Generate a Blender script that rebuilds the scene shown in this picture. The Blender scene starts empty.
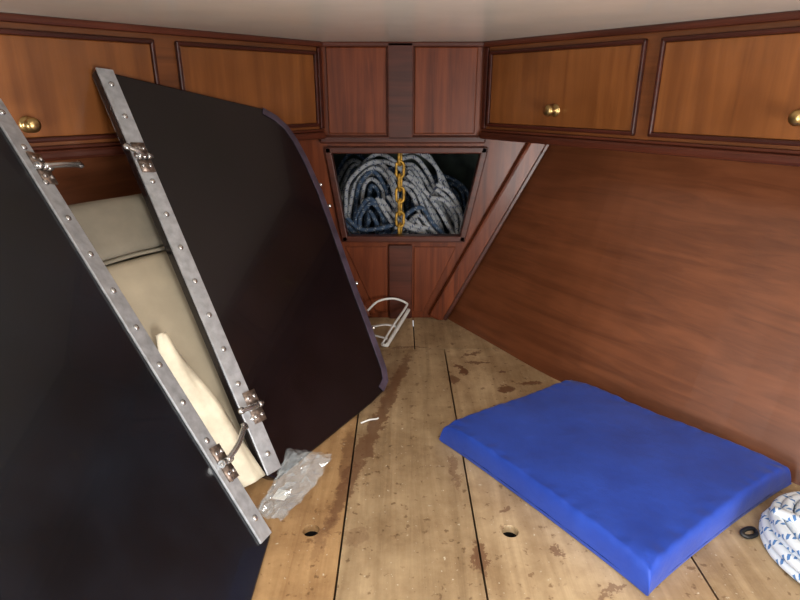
import bpy, bmesh, math, random
from mathutils import Vector, Matrix, noise
random.seed(7)
scene = bpy.context.scene
COL = scene.collection

# ------------------------------------------------------------------ helpers
def s2l(c):
    out = []
    for v in c[:3]:
        v /= 255.0
        out.append(v / 12.92 if v <= 0.04045 else ((v + 0.055) / 1.055) ** 2.4)
    return (*out, 1.0)

def new_mat(name):
    m = bpy.data.materials.new(name); m.use_nodes = True
    nt = m.node_tree; b = nt.nodes['Principled BSDF']
    return m, nt, b

def ramp(nt, stops):
    r = nt.nodes.new('ShaderNodeValToRGB')
    e = r.color_ramp.elements
    while len(e) < len(stops): e.new(0.5)
    for el, (p, c) in zip(e, stops):
        el.position = p; el.color = c
    return r

def coords(nt, scale=(1, 1, 1), rnd=True):
    tc = nt.nodes.new('ShaderNodeTexCoord')
    mp = nt.nodes.new('ShaderNodeMapping')
    mp.inputs['Scale'].default_value = scale
    nt.links.new(tc.outputs['Object'], mp.inputs['Vector'])
    if rnd:
        oi = nt.nodes.new('ShaderNodeObjectInfo')
        mul = nt.nodes.new('ShaderNodeMath'); mul.operation = 'MULTIPLY'; mul.inputs[1].default_value = 37.0
        nt.links.new(oi.outputs['Random'], mul.inputs[0])
        nt.links.new(mul.outputs[0], mp.inputs['Location'])
    return mp

def mix(nt, mode, fac, a, b):
    n = nt.nodes.new('ShaderNodeMix'); n.data_type = 'RGBA'; n.blend_type = mode
    for key, val in ((0, fac), (6, a), (7, b)):
        if hasattr(val, 'links') or hasattr(val, 'is_linked'):
            nt.links.new(val, n.inputs[key])
        else:
            n.inputs[key].default_value = val
    return n.outputs[2]

def noise_node(nt, vec, scale, detail=5, rough=0.55, dist=0.0):
    n = nt.nodes.new('ShaderNodeTexNoise')
    n.inputs['Scale'].default_value = scale; n.inputs['Detail'].default_value = detail
    n.inputs['Roughness'].default_value = rough; n.inputs['Distortion'].default_value = dist
    nt.links.new(vec, n.inputs['Vector'])
    return n

def wood(name, dark, light, axis='x', rough=0.25, coat=0.4, freq=1.0, bump=0.05, spec=0.5):
    m, nt, b = new_mat(name)
    sc = {'x': (2.5, 45, 45), 'y': (45, 2.5, 45), 'z': (45, 45, 2.5)}[axis]
    mp = coords(nt, tuple(v * freq for v in sc))
    n1 = noise_node(nt, mp.outputs[0], 1.0, 6, 0.6, 0.6)
    mp2 = coords(nt, (1, 1, 1))
    n2 = noise_node(nt, mp2.outputs[0], 7.0, 2)
    r1 = ramp(nt, [(0.30, s2l(dark)), (0.70, s2l(light))])
    nt.links.new(n1.outputs['Fac'], r1.inputs[0])
    r2 = ramp(nt, [(0.3, (0.80, 0.77, 0.75, 1)), (0.7, (1.06, 1.05, 1.04, 1))])
    nt.links.new(n2.outputs['Fac'], r2.inputs[0])
    c = mix(nt, 'MULTIPLY', 1.0, r1.outputs[0], r2.outputs[0])
    nt.links.new(c, b.inputs['Base Color'])
    b.inputs['Roughness'].default_value = rough
    b.inputs['Coat Weight'].default_value = coat
    b.inputs['Specular IOR Level'].default_value = spec
    b.inputs['Coat Roughness'].default_value = 0.15
    bp = nt.nodes.new('ShaderNodeBump'); bp.inputs['Strength'].default_value = bump
    bp.inputs['Distance'].default_value = 0.002
    nt.links.new(n1.outputs['Fac'], bp.inputs['Height'])
    nt.links.new(bp.outputs[0], b.inputs['Normal'])
    return m

def plain(name, col, rough=0.5, metal=0.0, coat=0.0, var=0.15, vscale=30, bump=0.0, sheen=0.0):
    m, nt, b = new_mat(name)
    mp = coords(nt)
    n = noise_node(nt, mp.outputs[0], vscale, 5)
    lo = s2l(tuple(v * (1 - var) for v in col)); hi = s2l(tuple(min(255, v * (1 + var)) for v in col))
    r = ramp(nt, [(0.3, lo), (0.7, hi)])
    nt.links.new(n.outputs['Fac'], r.inputs[0]); nt.links.new(r.outputs[0], b.inputs['Base Color'])
    b.inputs['Roughness'].default_value = rough; b.inputs['Metallic'].default_value = metal
    b.inputs['Coat Weight'].default_value = coat
    b.inputs['Sheen Weight'].default_value = sheen
    if bump:
        bp = nt.nodes.new('ShaderNodeBump'); bp.inputs['Strength'].default_value = bump
        bp.inputs['Distance'].default_value = 0.003
        nt.links.new(n.outputs['Fac'], bp.inputs['Height']); nt.links.new(bp.outputs[0], b.inputs['Normal'])
    return m

def frame(o, x, y, z):
    x, y, z = Vector(x).normalized(), Vector(y).normalized(), Vector(z).normalized()
    return Matrix(((x.x, y.x, z.x, o[0]), (x.y, y.y, z.y, o[1]), (x.z, y.z, z.z, o[2]), (0, 0, 0, 1)))

def empty(name, mat=None):
    e = bpy.data.objects.new(name, None); e.empty_display_size = 0.05
    COL.objects.link(e)
    if mat is not None: e.matrix_world = mat
    return e

def link(name, me, parent=None, loc=None, rot=None, mat=None, smooth=False):
    o = bpy.data.objects.new(name, me); COL.objects.link(o)
    if parent: o.parent = parent
    if loc is not None: o.location = loc
    if rot is not None: o.rotation_euler = rot
    if mat: o.data.materials.append(mat)
    if smooth:
        for p in me.polygons: p.use_smooth = True
    return o

def bevel_mod(o, w, seg=2):
    b = o.modifiers.new('bevel', 'BEVEL'); b.width = w; b.segments = seg; b.limit_method = 'ANGLE'
    return o

def box(name, lo, hi, mat, parent=None, bevel=0.0, seg=2):
    lo, hi = Vector(lo), Vector(hi); c = (lo + hi) / 2; s = hi - lo
    bm = bmesh.new(); bmesh.ops.create_cube(bm, size=1)
    for v in bm.verts: v.co = Vector((v.co.x * s.x, v.co.y * s.y, v.co.z * s.z))
    me = bpy.data.meshes.new(name); bm.to_mesh(me); bm.free()
    o = link(name, me, parent, c, None, mat)
    if bevel: bevel_mod(o, bevel, seg)
    return o

def to3(p, plane, d):
    return {'xy': (p[0], p[1], d), 'xz': (p[0], d, p[1])}[plane]

def prism(name, pts, d0, d1, mat, parent=None, plane='xy', bevel=0.0, seg=2):
    n = len(pts)
    vs = [to3(p, plane, d0) for p in pts] + [to3(p, plane, d1) for p in pts]
    fs = [tuple(range(n)), tuple(range(2 * n - 1, n - 1, -1))]
    for i in range(n):
        j = (i + 1) % n; fs.append((i, n + i, n + j, j))
    me = bpy.data.meshes.new(name); me.from_pydata(vs, [], fs)
    bm = bmesh.new(); bm.from_mesh(me); bmesh.ops.recalc_face_normals(bm, faces=bm.faces[:]); bm.to_mesh(me); bm.free()
    o = link(name, me, parent, None, None, mat)
    if bevel: bevel_mod(o, bevel, seg)
    return o

def holed(name, outer, holes, d0, d1, plane='xy'):
    cu = bpy.data.curves.new(name, 'CURVE'); cu.dimensions = '2D'; cu.fill_mode = 'BOTH'
    for loop in [outer] + holes:
        sp = cu.splines.new('POLY'); sp.points.add(len(loop) - 1)
        for q, p in zip(sp.points, loop): q.co = (p[0], p[1], 0, 1)
        sp.use_cyclic_u = True
    cu.extrude = abs(d1 - d0) / 2
    ob = bpy.data.objects.new(name, cu); COL.objects.link(ob)
    dg = bpy.context.evaluated_depsgraph_get()
    me = bpy.data.meshes.new_from_object(ob.evaluated_get(dg))
    bpy.data.objects.remove(ob)
    mid = (d0 + d1) / 2
    for v in me.vertices:
        z = v.co.z + mid
        v.co = Vector((v.co.x, v.co.y, z)) if plane == 'xy' else Vector((v.co.x, z, v.co.y))
    me.name = name
    me.materials.clear()
    return me

class MB:
    def __init__(s): s.v, s.f, s.uv, s.m = [], [], [], []
    def tube(s, pts, r, sides=10, closed=False, mi=0, cap=True, flat=1.0):
        pts = [Vector(p) for p in pts]; n = len(pts); base = len(s.v)
        tans = []
        for i in range(n):
            a = pts[(i - 1) % n] if (closed or i > 0) else pts[i]
            b = pts[(i + 1) % n] if (closed or i < n - 1) else pts[i]
            t = (b - a); tans.append(t.normalized() if t.length > 1e-9 else Vector((0, 0, 1)))
        up = Vector((0, 0, 1)) if abs(tans[0].z) < 0.9 else Vector((1, 0, 0))
        nrm = (up - tans[0] * up.dot(tans[0])).normalized()
        L = 0; Ls = []
        for i in range(n):
            if i: L += (pts[i] - pts[i - 1]).length
            Ls.append(L)
            nrm = (nrm - tans[i] * nrm.dot(tans[i])).normalized()
            bn = tans[i].cross(nrm)
            rr = r[i] if isinstance(r, (list, tuple)) else r
            for k in range(sides):
                a = 2 * math.pi * k / sides
                s.v.append(pts[i] + (nrm * math.cos(a) * flat + bn * math.sin(a)) * rr)
        rng = n if closed else n - 1
        for i in range(rng):
            j = (i + 1) % n
            for k in range(sides):
                k2 = (k + 1) % sides
                s.f.append((base + i * sides + k, base + i * sides + k2, base + j * sides + k2, base + j * sides + k))
                l0 = Ls[i]; l1 = Ls[j] if j else Ls[i] + (pts[0] - pts[i]).length
                s.uv.append([(k / sides, l0), ((k + 1) / sides, l0), ((k + 1) / sides, l1), (k / sides, l1)])
                s.m.append(mi)
        if cap and not closed:
            for st, rev in ((base, True), (base + (n - 1) * sides, False)):
                idx = [st + k for k in range(sides)]
                if rev: idx.reverse()
                s.f.append(tuple(idx)); s.uv.append([(0, 0)] * sides); s.m.append(mi)
    def lathe(s, prof, mtx, seg=24, mi=0):
        base = len(s.v); n = len(prof)
        for (r, h) in prof:
            for k in range(seg):
                a = 2 * math.pi * k / seg
                s.v.append(mtx @ Vector((r * math.cos(a), r * math.sin(a), h)))
        for i in range(n - 1):
            for k in range(seg):
                k2 = (k + 1) % seg
                s.f.append((base + i * seg + k, base + i * seg + k2, base + (i + 1) * seg + k2, base + (i + 1) * seg + k))
                s.uv.append([(0, 0)] * 4); s.m.append(mi)
        s.f.append(tuple(base + (n - 1) * seg + k for k in range(seg))); s.uv.append([(0, 0)] * seg); s.m.append(mi)
        s.f.append(tuple(base + seg - 1 - k for k in range(seg))); s.uv.append([(0, 0)] * seg); s.m.append(mi)
    def obox(s, lo, hi, mtx=None, mi=0):
        base = len(s.v)
        for x in (lo[0], hi[0]):
            for y in (lo[1], hi[1]):
                for z in (lo[2], hi[2]):
                    p = Vector((x, y, z)); s.v.append(mtx @ p if mtx else p)
        for f in ((0, 1, 3, 2), (4, 6, 7, 5), (0, 4, 5, 1), (2, 3, 7, 6), (0, 2, 6, 4), (1, 5, 7, 3)):
            s.f.append(tuple(base + i for i in f)); s.uv.append([(0, 0)] * 4); s.m.append(mi)
    def build(s, name, mats, parent=None, smooth=True):
        me = bpy.data.meshes.new(name); me.from_pydata([tuple(v) for v in s.v], [], s.f)
        uvl = me.uv_layers.new(name='UVMap')
        li = 0
        for p, uv in zip(me.polygons, s.uv):
            for q in uv:
                uvl.data[li].uv = q; li += 1
        for m in mats: me.materials.append(m)
        for p, mi in zip(me.polygons, s.m):
            p.material_index = mi; p.use_smooth = smooth and len(p.vertices) == 4
        o = bpy.data.objects.new(name, me); COL.objects.link(o)
        if parent: o.parent = parent
        return o

def catmull(P, n=8, closed=False):
    P = [Vector(p) for p in P]; out = []; N = len(P)
    for i in range(N if closed else N - 1):
        if closed: a, b, c, d = P[(i - 1) % N], P[i], P[(i + 1) % N], P[(i + 2) % N]
        else: a, b, c, d = P[max(i - 1, 0)], P[i], P[i + 1], P[min(i + 2, N - 1)]
        for k in range(n):
            t = k / n
            out.append(0.5 * ((2 * b) + (c - a) * t + (2 * a - 5 * b + 4 * c - d) * t * t + (3 * b - a - 3 * c + d) * t ** 3))
    if not closed: out.append(P[-1])
    return out

def clip(poly, a, b, c):
    out = []
    for i in range(len(poly)):
        p, q = poly[i], poly[(i + 1) % len(poly)]
        dp, dq = a * p[0] + b * p[1] - c, a * q[0] + b * q[1] - c
        if dp <= 0: out.append(p)
        if (dp < 0 < dq) or (dq < 0 < dp):
            t = dp / (dp - dq); out.append((p[0] + (q[0] - p[0]) * t, p[1] + (q[1] - p[1]) * t))
    return out

# ------------------------------------------------------------------ materials
M_mahog = wood('mahogany_varnish', (84, 39, 22), (132, 68, 38), 'z', 0.36, 0.08, spec=0.22)
M_mahog_h = wood('mahogany_moulding', (58, 26, 17), (94, 46, 30), 'x', 0.4, 0.12, spec=0.3)
M_cab = wood('cabinet_stile_wood', (90, 50, 25), (126, 74, 39), 'x', 0.3, 0.3)
M_drawer = wood('drawer_front_wood', (106, 60, 27), (140, 86, 43), 'z', 0.28, 0.4, 0.6)
M_bead = wood('drawer_bead_wood', (46, 19, 13), (76, 33, 22), 'x', 0.4, 0.1, spec=0.3)
M_hull = wood('hull_panel_wood', (96, 53, 31), (124, 73, 45), 'x', 0.34, 0.2, 1.0)
M_dark = plain('dark_void', (16, 12, 10), 0.9)
M_locker = plain('locker_paint', (74, 84, 78), 0.7, var=0.3, vscale=12)
M_ceil = plain('ceiling_gelcoat', (246, 240, 228), 0.22, coat=0.3, var=0.02, vscale=8, bump=0.25)
M_alu = plain('aluminium', (184, 187, 192), 0.42, metal=0.35, var=0.1, vscale=60)
M_steel = plain('stainless_steel', (205, 205, 205), 0.25, metal=0.9, var=0.08)
M_rust = plain('tarnished_steel', (140, 124, 114), 0.38, metal=0.7, var=0.3, vscale=120)
M_brass = plain('brass', (176, 148, 98), 0.28, metal=0.95, var=0.1)
M_chain = plain('gold_chain', (172, 134, 52), 0.5, metal=0.4, var=0.35, vscale=80)
M_boardA = plain('black_laminate', (18, 13, 16), 0.2, coat=0.2, var=0.25, vscale=9)
M_boardB = plain('blue_black_laminate', (17, 21, 27), 0.26, coat=0.2, var=0.3, vscale=7)
M_trimA = plain('board_edge_trim', (74, 64, 78), 0.3, var=0.2)
M_beige = plain('beige_vinyl', (172, 160, 138), 0.55, var=0.07, vscale=10, bump=0.1)
M_beige2 = plain('grey_beige_vinyl', (128, 121, 107), 0.6, var=0.08, vscale=14, bump=0.15)
M_cream = plain('cream_cloth', (204, 194, 172), 0.8, var=0.06, vscale=40, bump=0.3)
M_white = plain('white_plastic', (224, 224, 220), 0.4, var=0.04)
M_loop_black = plain('loop_black', (20, 20, 20), 0.5)

def fabric_blue():
    m, nt, b = new_mat('blue_nylon_fabric')
    mp = coords(nt, (1, 1, 1), False)
    n = noise_node(nt, mp.outputs[0], 14, 4)
    r = ramp(nt, [(0.3, s2l((22, 56, 150))), (0.7, s2l((31, 69, 172)))])
    nt.links.new(n.outputs['Fac'], r.inputs[0]); nt.links.new(r.outputs[0], b.inputs['Base Color'])
    b.inputs['Roughness'].default_value = 0.5; b.inputs['Sheen Weight'].default_value = 0.12
    b.inputs['Specular IOR Level'].default_value = 0.35
    wv = nt.nodes.new('ShaderNodeTexWave'); wv.inputs['Scale'].default_value = 350
    nt.links.new(mp.outputs[0], wv.inputs['Vector'])
    bp = nt.nodes.new('ShaderNodeBump'); bp.inputs['Strength'].default_value = 0.08; bp.inputs['Distance'].default_value = 0.001
    nt.links.new(wv.outputs['Fac'], bp.inputs['Height'])
    bp2 = nt.nodes.new('ShaderNodeBump'); bp2.inputs['Strength'].default_value = 0.3; bp2.inputs['Distance'].default_value = 0.01
    nt.links.new(n.outputs['Fac'], bp2.inputs['Height']); nt.links.new(bp.outputs[0], bp2.inputs['Normal'])
    nt.links.new(bp2.outputs[0], b.inputs['Normal'])
    return m
M_blue = fabric_blue()

def rope_mat(name, base, fleck, pitch=40.0, nfl=1):
    m, nt, b = new_mat(name)
    uv = nt.nodes.new('ShaderNodeUVMap'); sep = nt.nodes.new('ShaderNodeSeparateXYZ')
    nt.links.new(uv.outputs[0], sep.inputs[0])
    def mth(op, a, bb=None):
        n = nt.nodes.new('ShaderNodeMath'); n.operation = op
        for i, v in enumerate((a, bb)):
            if v is None: continue
            if isinstance(v, (int, float)): n.inputs[i].default_value = v
            else: nt.links.new(v, n.inputs[i])
        return n.outputs[0]
    u6 = mth('MULTIPLY', sep.outputs[0], 6.0); v6 = mth('MULTIPLY', sep.outputs[1], pitch * 6)
    pa = mth('ADD', u6, v6); pb = mth('SUBTRACT', u6, v6)
    ca = mth('FLOORED_MODULO', mth('FLOOR', pa), 6.0); cb_ = mth('FLOORED_MODULO', mth('FLOOR', pb), 2.0)
    fl = mth('MULTIPLY', mth('LESS_THAN', ca, nfl + 0.01), mth('LESS_THAN', cb_, 0.5))
    sa = mth('PINGPONG', pa, 0.5); sb = mth('PINGPONG', pb, 0.5)
    h = mth('MULTIPLY', sa, sb)
    c = mix(nt, 'MIX', fl, s2l(base), s2l(fleck))
    nt.links.new(c, b.inputs['Base Color']); b.inputs['Roughness'].default_value = 0.85
    b.inputs['Specular IOR Level'].default_value = 0.2
    bp = nt.nodes.new('ShaderNodeBump'); bp.inputs['Strength'].default_value = 0.3; bp.inputs['Distance'].default_value = 0.0008
    nt.links.new(h, bp.inputs['Height']); nt.links.new(bp.outputs[0], b.inputs['Normal'])
    return m
M_rope = rope_mat('rope_white_blue', (214, 222, 230), (84, 126, 180), 34, 1)
M_rope2 = rope_mat('rope_white_grey', (164, 168, 172), (88, 96, 120), 40, 1)
M_rope3 = rope_mat('rope_navy', (60, 78, 102), (126, 134, 142), 40, 1)

def floor_mat(name, dark, light):
    m, nt, b = new_mat(name)
    mp = coords(nt, (34, 2.0, 30), False)
    n1 = noise_node(nt, mp.outputs[0], 1.0, 7, 0.65, 0.8)
    r1 = ramp(nt, [(0.28, s2l(dark)), (0.72, s2l(light))]); nt.links.new(n1.outputs['Fac'], r1.inputs[0])
    mp0 = coords(nt, (1, 1, 1), False)
    n2 = noise_node(nt, mp0.outputs[0], 6, 7, 0.72)
    r2 = ramp(nt, [(0.36, (0.68, 0.62, 0.56, 1)), (0.60, (1.06, 1.06, 1.06, 1))]); nt.links.new(n2.outputs['Fac'], r2.inputs[0])
    c = mix(nt, 'MULTIPLY', 1.0, r1.outputs[0], r2.outputs[0])
    n3 = noise_node(nt, mp0.outputs[0], 60, 3, 0.6)
    r3 = ramp(nt, [(0.61, (1, 1, 1, 1)), (0.68, (0.48, 0.40, 0.34, 1))]); nt.links.new(n3.outputs['Fac'], r3.inputs[0])
    c = mix(nt, 'MULTIPLY', 0.85, c, r3.outputs[0])
    n4 = noise_node(nt, mp0.outputs[0], 130, 2, 0.6)
    r4 = ramp(nt, [(0.68, (0, 0, 0, 1)), (0.74, (1, 1, 1, 1))]); nt.links.new(n4.outputs['Fac'], r4.inputs[0])
    c = mix(nt, 'MIX', r4.outputs[0], c, s2l((206, 194, 170)))
    nd = noise_node(nt, mp0.outputs[0], 32, 6, 0.75)
    dv = nt.nodes.new('ShaderNodeVectorMath'); dv.operation = 'MULTIPLY_ADD'
    nt.links.new(nd.outputs['Color'], dv.inputs[0]); dv.inputs[1].default_value = (0.07, 0.07, 0); dv.inputs[2].default_value = (-0.035, -0.035, 0)
    ad = nt.nodes.new('ShaderNodeVectorMath'); ad.operation = 'ADD'
    nt.links.new(mp0.outputs[0], ad.inputs[0]); nt.links.new(dv.outputs[0], ad.inputs[1])
    for (cx, cy, rx, ry, rot, st) in [(-0.048, 1.03, 0.015, 0.34, -0.22, 0.75), (-0.03, 1.2, 0.025, 0.12, -0.2, 0.4), (0.155, 1.27, 0.010, 0.026, 0.3, 0.95), (0.13, 1.22, 0.012, 0.018, 0, 0.8),
                                      (0.20, 1.31, 0.03, 0.006, 0.1, 0.85), (0.245, 1.17, 0.022, 0.014, 0.2, 0.9), (0.31, 1.2, 0.03, 0.008, 0.2, 0.9), (0.12, 0.66, 0.008, 0.032, 0.0, 0.8),
                                      (0.19, 1.36, 0.03, 0.008, 0.5, 0.8), (0.25, 1.26, 0.012, 0.008, 0.5, 0.9), (0.02, 1.40, 0.05, 0.006, 0, 0.6), (0.24, 0.67, 0.008, 0.010, 0, 0.7), (0.30, 0.60, 0.03, 0.005, 0.4, 0.6),
                                      (-0.07, 0.70, 0.02, 0.02, 0, 0.3), (-0.1, 0.9, 0.012, 0.09, 0, 0.55), (0.17, 0.76, 0.012, 0.006, 0.3, 0.7), (0.10, 0.86, 0.006, 0.05, 0.05, 0.5)]:
        mm = nt.nodes.new('ShaderNodeMapping'); mm.vector_type = 'TEXTURE'
        mm.inputs['Location'].default_value = (cx, cy, 0); mm.inputs['Rotation'].default_value = (0, 0, rot)
        mm.inputs['Scale'].default_value = (rx, ry, 1)
        nt.links.new(ad.outputs[0], mm.inputs['Vector'])
        sx = nt.nodes.new('ShaderNodeVectorMath'); sx.operation = 'MULTIPLY'; sx.inputs[1].default_value = (1, 1, 0)
        nt.links.new(mm.outputs[0], sx.inputs[0])
        ln = nt.nodes.new('ShaderNodeVectorMath'); ln.operation = 'LENGTH'; nt.links.new(sx.outputs[0], ln.inputs[0])
        mr = nt.nodes.new('ShaderNodeMapRange'); mr.inputs['From Min'].default_value = 1.2; mr.inputs['From Max'].default_value = 0.9
        mr.inputs['To Max'].default_value = st
        nt.links.new(ln.outputs['Value'], mr.inputs['Value'])
        c = mix(nt, 'MIX', mr.outputs[0], c, s2l((104, 68, 44)))
    nt.links.new(c, b.inputs['Base Color']); b.inputs['Roughness'].default_value = 0.6
    bp = nt.nodes.new('ShaderNodeBump'); bp.inputs['Strength'].default_value = 0.15; bp.inputs['Distance'].default_value = 0.002
    nt.links.new(n1.outputs['Fac'], bp.inputs['Height']); nt.links.new(bp.outputs[0], b.inputs['Normal'])
    return m
F1 = floor_mat('plywood_warm', (154, 118, 78), (194, 158, 112))
F2 = floor_mat('plywood_grey', (148, 124, 92), (188, 163, 127))
F3 = floor_mat('plywood_light', (162, 136, 102), (202, 177, 140))

# ------------------------------------------------------------------ room shell
BY = 1.62
CZ = 0.776
W0 = 0.139
HULL = [(0.139, 1.62), (0.250, 1.430), (0.372, 1.224), (0.530, 1.025), (0.714, 0.812), (1.28, 0.11), (1.60, -0.30)]

def circle(cx, cy, r, n=24): return [(cx + r * math.cos(2 * math.pi * i / n), cy + r * math.sin(2 * math.pi * i / n)) for i in range(n)]
G = 0.0016
k = 0.84
planks = [(-1.3, -0.30, -0.3, 1.39, F2, []), (-0.30, -0.09, -0.3, 1.39, F1, [circle(-0.141, 0.715, 0.0135)]),
          (-0.09, 0.12, -0.3, 1.39, F2, []), (0.12, 0.435, -0.3, 1.39, F3, [circle(0.174, 0.713, 0.0135)]),
          (0.435, 1.3, -0.3, 1.39, F2, []), (-0.4, 0.04, 1.39, BY, F3, []), (0.04, 0.4, 1.39, BY, F2, [])]
objs = []
for i, (x0, x1, y0, y1, m, holes) in enumerate(planks):
    poly = [(x0 + G, y0 + G), (x1 - G, y0 + G), (x1 - G, y1 - G), (x0 + G, y1 - G)]
    poly = clip(poly, 1, k, W0 + BY * k); poly = clip(poly, -1, k, W0 + BY * k)
    if len(poly) < 3: continue
    me = holed('plank', poly, holes, -0.014, 0.0)
    objs.append(link('plank', me, None, None, None, m))
base = prism('floor', clip(clip([(-1.3, -0.3), (1.3, -0.3), (1.3, BY), (-1.3, BY)], 1, k, W0 + BY * k), -1, k, W0 + BY * k), -0.06, -0.03, M_dark)
bpy.ops.object.select_all(action='DESELECT')
for o in objs: o.select_set(True)
base.select_set(True); bpy.context.view_layer.objects.active = base
bpy.ops.object.join()
base.name = 'floor'

box('ceiling', (-1.35, -0.12, CZ), (1.35, 2.1, CZ + 0.03), M_ceil)

SL = 0.4525
HX = 0.568 * 0.546 * SL + 0.838 * SL
H2 = catmull([(x, y, 0) for x, y in HULL], 5)
for side in (1, -1):
    ow = Vector((0.838 * side, 0.546, 0))
    X = Vector((0.546, -0.838 * side, 0))
    if side < 0: X = Vector((0.546, 0.838, 0))
    Zs = (ow * SL + Vector((0, 0, 1))).normalized()
    Ys = Zs.cross(X)
    fm = frame((W0 * side, BY, 0), X, Ys, Zs); inv = fm.inverted()
    front, back = [], []
    for q in H2:
        for (lst, off) in ((front, 0.0), (back, 0.018)):
            for z in (-0.012, CZ):
                lst.append(Vector((q.x * side, q.y, 0)) + ow * SL * z + Vector((0, 0, z)) + ow * off)
    for lst in (front, back):
        for idx in (0, 1):
            a, b2 = lst[idx], lst[idx + 2]
            if a.y > BY + 0.016:
                kk = idx + 2
                while b2.y > BY + 0.016 and kk + 2 < len(lst):
                    kk += 2; b2 = lst[kk]
                prev = lst[kk - 2]; t = (BY + 0.016 - prev.y) / (b2.y - prev.y)
                hit = prev.lerp(b2, t)
                for jj in range(idx, kk, 2): lst[jj] = hit.copy()
    n = len(front); vs = [tuple(inv @ p) for p in front + back]; fs = []
    for i in range(0, n - 2, 2):
        fs.append((i, i + 1, i + 3, i + 2)); fs.append((n + i, n + i + 2, n + i + 3, n + i + 1))
        fs.append((i + 1, n + i + 1, n + i + 3, i + 3)); fs.append((i, i + 2, n + i + 2, n + i))
    me = bpy.data.meshes.new('hull'); me.from_pydata(vs, [], fs)
    bm = bmesh.new(); bm.from_mesh(me); bmesh.ops.remove_doubles(bm, verts=bm.verts, dist=1e-6)
    bmesh.ops.recalc_face_normals(bm, faces=bm.faces[:]); bm.to_mesh(me); bm.free()
    w = link('wall_right' if side > 0 else 'wall_left', me, None, None, None, M_hull)
    w.matrix_world = fm

OP = [(-0.200, 0.502), (0.234, 0.502), (0.182, 0.250), (-0.161, 0.250)]
wb = link('wall_back', holed('wall_back', [(-0.155, -0.01), (0.155, -0.01), (0.60, CZ), (-0.60, CZ)], [OP], BY, BY + 0.018, 'xz'), None, None, None, M_mahog)
def wbox(n, lo, hi, m, bev=0.002): return box(n, lo, hi, m, wb, bev)
wbox('centre_post_upper', (-0.034, BY - 0.014, 0.53), (0.036, BY, CZ), M_mahog_h, 0.004)
wbox('upper_panel_l', (-0.195, BY - 0.006, 0.545), (-0.037, BY, CZ - 0.012), M_mahog, 0.003)
wbox('upper_panel_r', (0.039, BY - 0.006, 0.545), (0.205, BY, CZ - 0.012), M_mahog, 0.003)
wbox('cross_rail', (-0.22, BY - 0.014, 0.520), (0.235, BY, 0.540), M_mahog_h, 0.004)
wbox('head_rail', (-0.22, BY - 0.014, CZ - 0.012), (0.235, BY, CZ), M_mahog_h, 0.003)
wbox('centre_post_lower', (-0.034, BY - 0.012, 0.0), (0.036, BY, 0.232), M_mahog_h, 0.004)
prism('lower_panel_l', [(-0.075, 0.02), (-0.04, 0.02), (-0.04, 0.225), (-0.160, 0.225)], BY - 0.005, BY, M_mahog, wb, 'xz', 0.002)
prism('lower_panel_r', [(0.042, 0.02), (0.072, 0.02), (0.165, 0.225), (0.042, 0.225)], BY - 0.005, BY, M_mahog, wb, 'xz', 0.002)
def beam(name, a, b, wdt, y0, y1, m, parent, bev=0.003):
    a, b = Vector(a), Vector(b); d = (b - a).normalized(); n = Vector((-d.y, d.x)) * wdt / 2
    return prism(name, [tuple(a - n), tuple(b - n), tuple(b + n), tuple(a + n)], y0, y1, m, parent, 'xz', bev)
for i in range(4):
    a, b = Vector(OP[i]), Vector(OP[(i + 1) % 4]); d = (b - a).normalized()
    beam('opening_frame_%d' % (i + 1), a - d * 0.008, b + d * 0.008, 0.018, BY - 0.014, BY + 0.02, M_mahog_h, wb)
for s in (1, -1):
    n = 'r' if s > 0 else 'l'
    def bx2(off): return ((W0 + off) * s, 0.0), ((W0 + HX * 0.55 + off) * s, 0.55)
    a, b = bx2(-0.030); beam('diagonal_batten_' + n, a, b, 0.052, BY - 0.022, BY, M_mahog, wb, 0.008)
    a, b = bx2(-0.004); beam('diagonal_bead_' + n, a, b, 0.012, BY - 0.026, BY, M_mahog_h, wb)
# locker interior
AL = empty('anchor_locker')
lx = 0.30
for n, lo, hi in (('locker_back', (-lx, 2.05, 0.18), (lx, 2.07, 0.56)), ('locker_bottom', (-lx, BY + 0.018, 0.18), (lx, 2.05, 0.20)),
                  ('locker_top', (-lx, BY + 0.018, 0.545), (lx, 2.05, 0.56)), ('locker_side_l', (-lx - 0.015, BY + 0.018, 0.18), (-lx, 2.07, 0.56)),
                  ('locker_side_r', (lx, BY + 0.018, 0.18), (lx + 0.015, 2.07, 0.56))):
    box(n, lo, hi, M_locker, AL)

# ------------------------------------------------------------------ drawer cabinets
def knob(parent, x, z):
    mb = MB()
    m = Matrix.Translation((x, -0.004, z)) @ Matrix.Rotation(math.pi / 2, 4, 'X')
    mb.lathe([(0.0145, 0), (0.0145, 0.002), (0.011, 0.004), (0.0055, 0.006), (0.005, 0.013), (0.009, 0.016), (0.0125, 0.020),
              (0.0135, 0.024), (0.012, 0.029), (0.007, 0.032), (0.001, 0.033)], m)
    mb.build('knob', [M_brass], parent)

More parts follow.
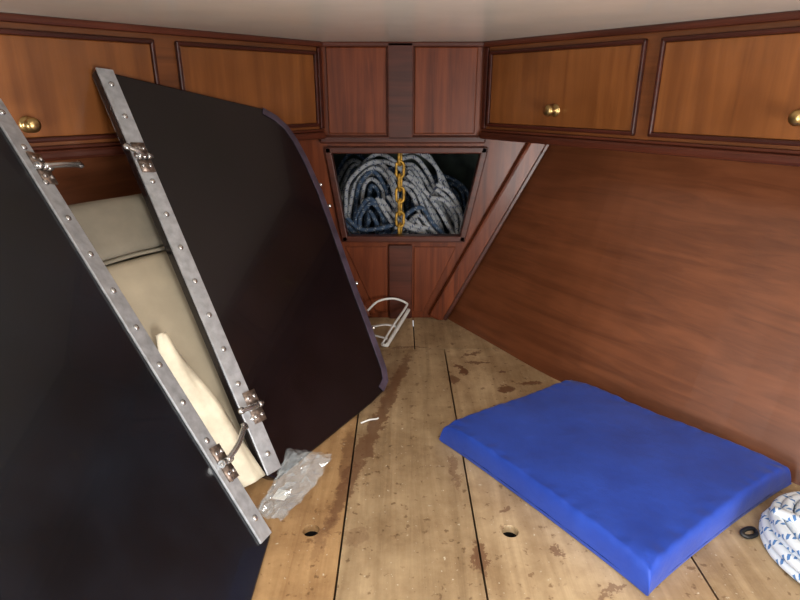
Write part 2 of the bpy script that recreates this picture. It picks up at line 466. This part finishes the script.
def cabinet(name, m, sg, drawers, knobs, poly, kz):
    e = empty(name, m)
    prism('carcass', poly, 0.543, CZ, M_cab, e, 'xy')
    def bx(n, x0, x1, y0, y1, z0, z1, mt, bv=0.002):
        a, b = sorted((x0 * sg, x1 * sg)); return box(n, (a, y0, z0), (b, y1, z1), mt, e, bv)
    bx('bottom_moulding', 0.0, 2.1, -0.014, 0.0, 0.533, 0.552, M_mahog_h, 0.006)
    bx('bottom_lip', 0.0, 2.1, -0.007, 0.0, 0.552, 0.559, M_mahog_h, 0.003)
    bx('top_moulding', 0.0, 2.1, -0.014, 0.0, CZ - 0.014, CZ, M_mahog_h, 0.005)
    bx('corner_post', 0.0, 0.014, -0.008, 0.0, 0.559, CZ - 0.014, M_bead, 0.003)
    for i, (a, b) in enumerate(drawers):
        z0, z1 = 0.566, 0.752; w = 0.009
        bx('drawer_%d_front' % (i + 1), a + w, b - w, -0.005, 0.0, z0 + w, z1 - w, M_drawer, 0.002)
        for n, q in (('top', (a, b, z1 - w, z1)), ('bottom', (a, b, z0, z0 + w)), ('left', (a, a + w, z0, z1)), ('right', (b - w, b, z0, z1))):
            bx('drawer_%d_bead_%s' % (i + 1, n), q[0], q[1], -0.010, 0.0, q[2], q[3], M_bead, 0.003)
        if knobs[i]: knob(e, knobs[i] * sg, kz)
    return e

cabR = frame((0.226, 1.61, 0), (0.587, -0.81, 0), (0.81, 0.587, 0), (0, 0, 1))
cabL = frame((-0.21, 1.61, 0), (0.631, 0.776, 0), (-0.776, 0.631, 0), (0, 0, 1))
cabinet('drawer_cabinet', cabR, 1, [(0.020, 0.461), (0.492, 0.985), (1.02, 1.5)], [0.246, 0.765, 1.26], [(0, 0), (2.1, 0), (2.1, 0.28), (0.203, 0.28)], 0.612)
cabinet('drawer_cabinet.001', cabL, -1, [(0.018, 0.414), (0.461, 0.94), (0.97, 1.45)], [0, 0.720, 1.21], [(0, 0), (-0.228, 0.28), (-2.1, 0.28), (-2.1, 0)], 0.598)

# ------------------------------------------------------------------ leaning boards
def hinge(parent, a, b, ang, sgn, arm=0.05, arm2=0.0, r=0.0042):
    mb = MB()
    m = Matrix.Translation((a, b, 0.004)) @ Matrix.Rotation(ang, 4, 'Z')
    mb.obox((-0.013, 0.004, 0), (0.013, 0.030, 0.0035), m, 1)
    mb.obox((-0.013, -0.030, 0), (0.013, -0.004, 0.0035), m, 1)
    for yy in (-0.018, 0.018):
        for xx in (-0.007, 0.007):
            mb.lathe([(0.004, 0.003), (0.0035, 0.0055), (0.0008, 0.006)], m @ Matrix.Translation((xx, yy, 0)), 12, 0)
    for x0, x1 in ((-0.014, -0.005), (-0.004, 0.004), (0.005, 0.014)):
        mb.tube([m @ Vector((x0, 0, 0.006)), m @ Vector((x1, 0, 0.006))], 0.006, 14, False, 0)
    mb.tube([m @ Vector((-0.018, 0, 0.006)), m @ Vector((0.018, 0, 0.006))], 0.0028, 10, False, 0)
    if arm:
        P = [(0, 0, 0.008), (sgn * arm * 0.45, 0.004 + arm2 * 0.4, 0.016), (sgn * arm, 0.012 + arm2, 0.017)]
        P = catmull([m @ Vector(p) for p in P], 6)
        mb.tube(P, [r] * len(P), 10, False, 0)
        mb.lathe([(r + 0.002, -0.002), (r + 0.002, 0.003), (0.002, 0.004)], Matrix.Translation(P[-1]), 14, 0)
    mb.build('stay_hinge', [M_steel, M_rust], parent)

def strip(parent, p0, p1, width, nscrews=14):
    p0, p1 = Vector(p0), Vector(p1); d = (p1 - p0).normalized(); n = Vector((d.y, -d.x)) * width
    o = prism('aluminium_strip', [tuple(p0), tuple(p0 + n), tuple(p1 + n), tuple(p1)], 0.0, 0.004, M_alu, parent, 'xy', 0.001)
    L = (p1 - p0).length; mb = MB()
    for i in range(nscrews):
        q = p0 + d * (L * (i + 0.5) / nscrews) + n * 0.5
        mb.lathe([(0.0055, 0.0035), (0.005, 0.0062), (0.003, 0.0075), (0.0005, 0.008)], Matrix.Translation((q.x, q.y, 0)), 14)
    mb.build('strip_screws', [M_steel], parent)
    return math.atan2(d.y, d.x) - math.pi / 2

d = Vector((0.505, 0.863, 0)); e = Vector((-0.4726, 0.2765, 0.8368))
fA = frame((-0.208, 0.852, 0.003), d, e, d.cross(e))
A = empty('hinged_board', fA)
outA = [(-0.035, 0.018), (-0.02, 0.0), (0.29, 0.0), (0.34, 0.004), (0.37, 0.016), (0.387, 0.045), (0.412, 0.15), (0.434, 0.255), (0.466, 0.385), (0.493, 0.50),
        (0.503, 0.59), (0.503, 0.64), (0.495, 0.68), (0.475, 0.71), (0.442, 0.733), (0.062, 0.825)]
prism('panel', outA, -0.020, 0.0, M_boardA, A, 'xy', 0.004, 3)
angA = strip(A, (-0.035, 0.018), (0.062, 0.825), 0.033, 12)
R = outA[3:15]
inner = []
for i, p in enumerate(R):
    a = Vector(R[max(i - 1, 0)]); b = Vector(R[min(i + 1, len(R) - 1)]); t = (b - a).normalized()
    inner.append(tuple(Vector(p) + Vector((-t.y, t.x)) * 0.018))
prism('edge_trim', [tuple(p) for p in R] + inner[::-1], 0.0, 0.003, M_trimA, A, 'xy', 0.001)
hinge(A, 0.056, 0.636, angA, -1, 0.034)
hinge(A, 0.008, 0.134, angA, -1, 0.040, -0.01)
mb = MB()
for (a, b) in ((0.497, 0.519), (0.436, 0.255), (0.412, 0.14), (0.488, 0.46)):
    mm = Matrix.Translation((a, b, -0.008)) @ Matrix.Rotation(math.pi / 2, 4, 'Y')
    mb.lathe([(0.006, 0), (0.006, 0.004), (0.003, 0.005), (0.003, 0.012), (0.005, 0.0125), (0.005, 0.016), (0.001, 0.017)], mm, 14)
mb.build('edge_bolts', [M_steel], A)

dB = Vector((0, 1, 0)); eB = Vector((-0.5895, 0, 0.8078))
fB = frame((-0.200, 0.700, 0.003), dB, eB, dB.cross(eB))
B = empty('hinged_board.001', fB)
p0, p1 = Vector((0.0, 0.0)), Vector((0.296, 0.792))
prism('panel', [(0, 0), tuple(p1), (-0.10, 0.83), (-0.50, 0.70), (-0.52, 0.02), (-0.50, 0.0)][::-1], -0.020, 0.0, M_boardB, B, 'xy', 0.004, 3)
dd = (p1 - p0).normalized(); nn = Vector((-dd.y, dd.x)) * 0.036
angB = strip(B, tuple(p0 + nn + dd * 0.004), tuple(p1 + nn - dd * 0.004), 0.036, 12)
hinge(B, 0.236, 0.655, angB, 1, 0.074, 0.0, 0.0052)
hinge(B, 0.036, 0.131, angB, 1, 0.078, 0.02, 0.0048)

# ------------------------------------------------------------------ beige backrest cushion leaning behind
def slab(name, x0, x1, y0, y1, z0, z1, mat, parent, r=0.02, puff=0.008):
    bm = bmesh.new(); bmesh.ops.create_cube(bm, size=1)
    for v in bm.verts:
        v.co = Vector(((x0 + x1) / 2 + v.co.x * (x1 - x0), (y0 + y1) / 2 + v.co.y * (y1 - y0), (z0 + z1) / 2 + v.co.z * (z1 - z0)))
    bmesh.ops.bevel(bm, geom=bm.edges[:], offset=r, segments=4, affect='EDGES', profile=0.6)
    bmesh.ops.subdivide_edges(bm, edges=[q for q in bm.edges if q.calc_length() > 0.05], cuts=8, use_grid_fill=True)
    for v in bm.verts:
        sx = (v.co.x - x0) / (x1 - x0); sy = (v.co.y - y0) / (y1 - y0)
        kk = max(0, 16 * sx * (1 - sx) * sy * (1 - sy)) ** 0.5
        if v.co.z > (z0 + z1) / 2: v.co.z += puff * kk
        v.co.z += 0.003 * noise.noise(v.co * 14)
    me = bpy.data.meshes.new(name); bm.to_mesh(me); bm.free()
    return link(name, me, parent, None, None, mat, True)
C = empty('backrest_cushion', fA @ Matrix.Translation((0, 0, -0.05)))
slab('seat_back', -0.34, 0.33, 0.062, 0.475, -0.085, 0.0, M_beige, C, 0.018)
slab('bolster', -0.34, 0.33, 0.478, 0.595, -0.085, 0.006, M_beige2, C, 0.024, 0.004)
mb = MB(); P = [(-0.34 + 0.67 * i / 30, 0.4765 + 0.001 * math.sin(i), 0.002) for i in range(31)]
mb.tube(P, 0.0035, 8); mb.build('piping', [M_beige2], C)
Lp = [(-0.415, 0.885, 0.262), (-0.405, 0.862, 0.20), (-0.365, 0.842, 0.13), (-0.318, 0.822, 0.07), (-0.268, 0.805, 0.012)]
Rp = [(-0.408, 0.893, 0.262), (-0.375, 0.885, 0.215), (-0.325, 0.868, 0.15), (-0.283, 0.852, 0.085), (-0.240, 0.830, 0.016)]
Lp, Rp = catmull(Lp, 6), catmull(Rp, 6)
vs, fs = [], []
for i, (a, b) in enumerate(zip(Lp, Rp)):
    for j in range(7):
        t = j / 6; p = a.lerp(b, t); p += Vector((0.722, -0.42, 0.55)) * (0.010 * math.sin(math.pi * t) + 0.003 * math.sin(i * 0.5 + j * 1.4))
        vs.append(tuple(p))
for i in range(len(Lp) - 1):
    for j in range(6):
        q = i * 7 + j; fs.append((q, q + 1, q + 8, q + 7))
me = bpy.data.meshes.new('cream_cover'); me.from_pydata(vs, [], fs)
cv = link('cream_cover', me, C, None, None, M_cream, True)
cv.matrix_parent_inverse = C.matrix_world.inverted()
so = cv.modifiers.new('solid', 'SOLIDIFY'); so.thickness = 0.003

# ------------------------------------------------------------------ blue cushion
cl, cb, cr, cf = Vector((0.0765, 0.955)), Vector((0.388, 1.148)), Vector((0.686, 0.818)), Vector((0.338, 0.583))
N = 110; H = 0.050
vs, fs = [], []
def edge_h(d, r=0.011):
    q = min(d / r, 1.0); return (max(0, 1 - (1 - q) ** 3)) ** (1 / 3)
for layer in (0, 1):
    for i in range(N + 1):
        for j in range(N + 1):
            f = lambda k: 0.5 - 0.5 * math.cos(math.pi * k / N)
            s, t = f(i), f(j)
            p = (cl.lerp(cb, s)).lerp(cf.lerp(cr, s), t)
            ds = min(s, 1 - s) * 0.42; dt = min(t, 1 - t) * 0.42
            u1 = (cb - cl).normalized(); u2 = (cf - cl).normalized()
            p = p + u1 * 0.009 * math.sin(math.pi * t) ** 0.4 * (1 - 2 * s) + u2 * 0.009 * math.sin(math.pi * s) ** 0.4 * (1 - 2 * t)
            h = edge_h(ds) * edge_h(dt)
            em = min(ds, dt)
            if layer == 0:
                z = 0.010 + (H - 0.010) * h
                z += 0.003 * math.sin(math.pi * s) * math.sin(math.pi * t)
                w = math.exp(-((em - 0.012) / 0.014) ** 2)
                along = t if ds < dt else s
                z += w * 0.003 * noise.noise(Vector((along * 20, em * 12, 1 if ds < dt else 9)))
                z += 0.003 * noise.noise(Vector((p.x * 7, p.y * 7, 4))) * h
                cd = math.hypot(ds, dt); z -= 0.008 * math.exp(-(cd / 0.03) ** 2)
                z = max(z, 0.009)
            else:
                z = 0.009 - 0.007 * min(1, h * 1.6)
            vs.append((p.x, p.y, z))
M1 = (N + 1) ** 2
for i in range(N):
    for j in range(N):
        q = i * (N + 1) + j
        fs.append((q, q + N + 1, q + N + 2, q + 1)); q += M1
        fs.append((q, q + 1, q + N + 2, q + N + 1))
me = bpy.data.meshes.new('cushion'); me.from_pydata(vs, [], fs)
bm = bmesh.new(); bm.from_mesh(me); bmesh.ops.remove_doubles(bm, verts=bm.verts, dist=0.00006)
bmesh.ops.recalc_face_normals(bm, faces=bm.faces[:]); bm.to_mesh(me); bm.free()
link('cushion', me, None, None, None, M_blue, True)

# ------------------------------------------------------------------ rope coil (right)
mb = MB(); pts = []
for kk in range(16 * 40):
    a = 2 * math.pi * kk / 40; tn = kk / 40
    lane = tn % 5.3; lay = tn / 5.3
    rx = 0.108 - 0.0145 * lane + 0.004 * math.sin(tn * 2.3); ry = 0.126 - 0.0145 * lane + 0.003 * math.sin(tn * 3.1)
    z = 0.0085 + 0.0155 * lay + 0.004 * math.sin(a * 2 + tn * 1.3)
    x = rx * math.cos(a); y = ry * math.sin(a)
    c, s = math.cos(0.35), math.sin(0.35)
    pts.append((0.664 + x * c - y * s, 0.636 + x * s + y * c, max(0.008, z)))
mb.tube(pts, 0.0076, 12)
tail = catmull([(0.573, 0.700, 0.050), (0.60, 0.65, 0.062), (0.635, 0.595, 0.062), (0.68, 0.545, 0.055)], 8)
mb.tube(tail, 0.0076, 12)
mb.build('rope_coil', [M_rope])

mb = MB()
mb.tube(catmull([(0.556, 0.712, 0.006), (0.540, 0.706, 0.010), (0.531, 0.700, 0.008), (0.538, 0.694, 0.006), (0.554, 0.700, 0.006)], 8, True), 0.0034, 8, True)
mb.build('black_loop', [M_loop_black])  # small plain black loop on the floor between cushion and rope coil

# ------------------------------------------------------------------ locker rope hanks and chain
mb = MB()
def hank(path, n, spread, r=0.0066, mi=(0,), depth=0.0):
    path = [Vector(p) for p in path]
    for q in range(n):
        off = (q - (n - 1) / 2) * spread
        P = []
        for i, p in enumerate(path):
            a = path[max(i - 1, 0)]; b = path[min(i + 1, len(path) - 1)]; t = (b - a)
            nn_ = Vector((-t.z, 0, t.x)).normalized()
            P.append(p + nn_ * (off + random.uniform(-0.008, 0.008)) + Vector((random.uniform(-0.004, 0.004), depth * abs(off) + random.uniform(-0.014, 0.014), random.uniform(-0.006, 0.006))))
        mb.tube([Vector((v.x, v.y, max(v.z, 0.209))) for v in catmull(P, 8)], r, 10, False, random.choice(mi))
for i in range(5):
    y = 1.92 - i * 0.025
    x = -0.15 + i * 0.07
    hank([(x - 0.05, y, 0.21), (x - 0.04, y, 0.33), (x, y, 0.42 - 0.015 * i), (x + 0.05, y, 0.34), (x + 0.06, y, 0.21)], 6, 0.017, mi=(0, 1, 1))
hank([(-0.150, 1.76, 0.21), (-0.145, 1.76, 0.30), (-0.125, 1.76, 0.385), (-0.080, 1.76, 0.42), (-0.045, 1.76, 0.375), (-0.035, 1.76, 0.30), (-0.04, 1.76, 0.21)], 5, 0.017, mi=(0, 0, 1))
hank([(-0.12, 1.71, 0.23), (-0.115, 1.71, 0.29), (-0.09, 1.71, 0.335), (-0.06, 1.71, 0.29), (-0.04, 1.71, 0.23)], 3, 0.017, mi=(1, 0))
hank([(-0.18, 1.78, 0.30), (-0.14, 1.77, 0.39), (-0.07, 1.77, 0.45), (-0.01, 1.78, 0.43), (0.03, 1.77, 0.38)], 3, 0.018, mi=(0,))
hank([(-0.17, 1.69, 0.285), (-0.12, 1.68, 0.250), (-0.06, 1.68, 0.242), (0.01, 1.69, 0.275)], 3, 0.017, mi=(0, 1))
hank([(-0.05, 1.70, 0.36), (-0.03, 1.69, 0.31), (0.02, 1.68, 0.27), (0.08, 1.68, 0.25)], 3, 0.017, mi=(0, 1))
hank([(0.00, 1.80, 0.45), (0.045, 1.79, 0.455), (0.085, 1.78, 0.41), (0.115, 1.77, 0.34), (0.15, 1.76, 0.27), (0.17, 1.76, 0.21)], 6, 0.017, mi=(0,))
hank([(0.01, 1.74, 0.41), (0.05, 1.73, 0.37), (0.09, 1.72, 0.30), (0.125, 1.71, 0.25), (0.15, 1.71, 0.21)], 4, 0.017, mi=(0,))
hank([(0.02, 1.70, 0.21), (0.03, 1.69, 0.28), (0.055, 1.68, 0.31), (0.09, 1.68, 0.27), (0.12, 1.68, 0.23)], 3, 0.017, mi=(0, 0, 1))
hank([(0.10, 1.71, 0.37), (0.15, 1.71, 0.35), (0.185, 1.71, 0.29), (0.19, 1.71, 0.22)], 3, 0.017, mi=(0,))
mb.build('anchor_rope', [M_rope2, M_rope3])

mb = MB(); zc = 0.516; i = 0
while zc > 0.235:
    P = []
    for kk in range(24):
        a = 2 * math.pi * kk / 24
        l = 0.011 * math.cos(a); z = 0.014 * math.sin(a) + (0.009 if math.sin(a) >= 0 else -0.009)
        P.append((0.0 + (l if i % 2 == 0 else l * 0.3), 1.652 + (l * 0.2 if i % 2 == 0 else l), zc + z))
    mb.tube(P, 0.0042, 8, True)
    zc -= 0.036; i += 1
mb.build('anchor_chain', [M_chain])

# ------------------------------------------------------------------ white wire bracket near the bow
mb = MB()
mb.tube(catmull([(-0.050, 1.405, 0.006), (-0.02, 1.48, 0.03), (0.018, 1.575, 0.052), (0.016, 1.590, 0.060), (-0.02, 1.592, 0.072), (-0.065, 1.580, 0.068), (-0.095, 1.55, 0.050)], 8), 0.0034, 8)
mb.tube(catmull([(-0.036, 1.40, 0.006), (-0.006, 1.48, 0.025), (0.026, 1.572, 0.044)], 8), 0.0055, 8)
mb.tube(catmull([(-0.095, 1.49, 0.02), (-0.045, 1.485, 0.032), (-0.012, 1.482, 0.028)], 6), 0.0065, 8, flat=0.35)
mb.tube(catmull([(-0.085, 1.46, 0.012), (-0.055, 1.44, 0.014), (-0.035, 1.43, 0.012)], 6), 0.003, 8)
mb.tube([(-0.050, 1.405, 0.006), (-0.036, 1.40, 0.006)], 0.0045, 8)
mb.build('wire_bracket', [M_white])
mb = MB()
mb.tube(catmull([(-0.082, 1.02, 0.003), (-0.064, 1.028, 0.006), (-0.050, 1.036, 0.003), (-0.046, 1.04, 0.003)], 8), 0.0018, 8)
mb.build('wire_offcut', [M_white])

# ------------------------------------------------------------------ crumpled clear plastic bag resting against the strip ends
mB, nt, b = new_mat('clear_plastic_film')
b.inputs['Base Color'].default_value = s2l((190, 198, 202)); b.inputs['Roughness'].default_value = 0.06
b.inputs['Alpha'].default_value = 0.24; b.inputs['Specular IOR Level'].default_value = 1.0
b.inputs['Coat Weight'].default_value = 1.0; b.inputs['Coat Roughness'].default_value = 0.05
random.seed(5)
mbv, mbf = [], []
NX, NY = 13, 17
for lay in (0, 1):
    for i in range(NX):
        for j in range(NY):
            s = i / (NX - 1) - 0.5; t = j / (NY - 1) - 0.5
            edge = min(0.5 - abs(s), 0.5 - abs(t)) * 2
            x = s * (0.066 + 0.036 * t) + random.uniform(-0.0035, 0.0035) + 0.012 * math.sin(3 * t)
            y = t * 0.120 + random.uniform(-0.004, 0.004)
            lift = 0.075 * max(0, t + 0.2) ** 1.2
            z = (0.026 + 0.012 * t) * min(1, edge * 2.2) * random.uniform(0.35, 1.15) + lift if lay == 0 else 0.001 + lift * 0.85
            z += 0.004 * random.random()
            mbv.append((x, y, z))
for lay in (0, 1):
    for i in range(NX - 1):
        for j in range(NY - 1):
            q = lay * NX * NY + i * NY + j
            mbf.append((q, q + NY, q + NY + 1)); mbf.append((q, q + NY + 1, q + 1))
me = bpy.data.meshes.new('plastic_bag'); me.from_pydata(mbv, [], mbf)
bag = link('plastic_bag', me, None, (-0.188, 0.795, 0.002), (0, 0, -0.25), mB)
box('label', (-0.014, -0.038, 0.0215), (0.008, -0.014, 0.022), M_white, bag)

# ------------------------------------------------------------------ light, world, camera
w = bpy.data.worlds.new('World'); scene.world = w; w.use_nodes = True
bg = w.node_tree.nodes['Background']; bg.inputs[0].default_value = (0.98, 0.985, 1.0, 1); bg.inputs[1].default_value = 0.65
def area(name, loc, target, sx, sy, power, col):
    l = bpy.data.lights.new(name, 'AREA'); l.shape = 'RECTANGLE'; l.size = sx; l.size_y = sy; l.energy = power; l.color = col
    o = bpy.data.objects.new(name, l); COL.objects.link(o); o.location = loc
    o.rotation_euler = (Vector(target) - Vector(loc)).to_track_quat('-Z', 'Y').to_euler()
    return o
area('side_fill_light', (0.9, -0.6, 0.22), (0.0, 1.2, 0.78), 0.5, 0.5, 22, (1.0, 0.98, 0.95))  # added fill, no real fixture: low and aimed up to brighten the ceiling
area('side_fill_light.001', (-0.9, -0.6, 0.22), (0.0, 1.2, 0.78), 0.5, 0.5, 22, (1.0, 0.98, 0.95))  # matching added fill on the left side, likewise no real fixture
area('hatch_light', (0.05, -0.42, 1.08), (0.08, 0.9, 0.0), 0.9, 0.4, 36, (1.0, 0.99, 0.97))

cam = bpy.data.cameras.new('camera'); cam.lens = 36 * 565 / 800; cam.sensor_width = 36; cam.clip_start = 0.01
co = bpy.data.objects.new('camera', cam); COL.objects.link(co)
co.location = (0, 0, 0.65); co.rotation_euler = (math.radians(90 - 20.1), 0, 0)
scene.camera = co
scene.view_settings.view_transform = 'Standard'
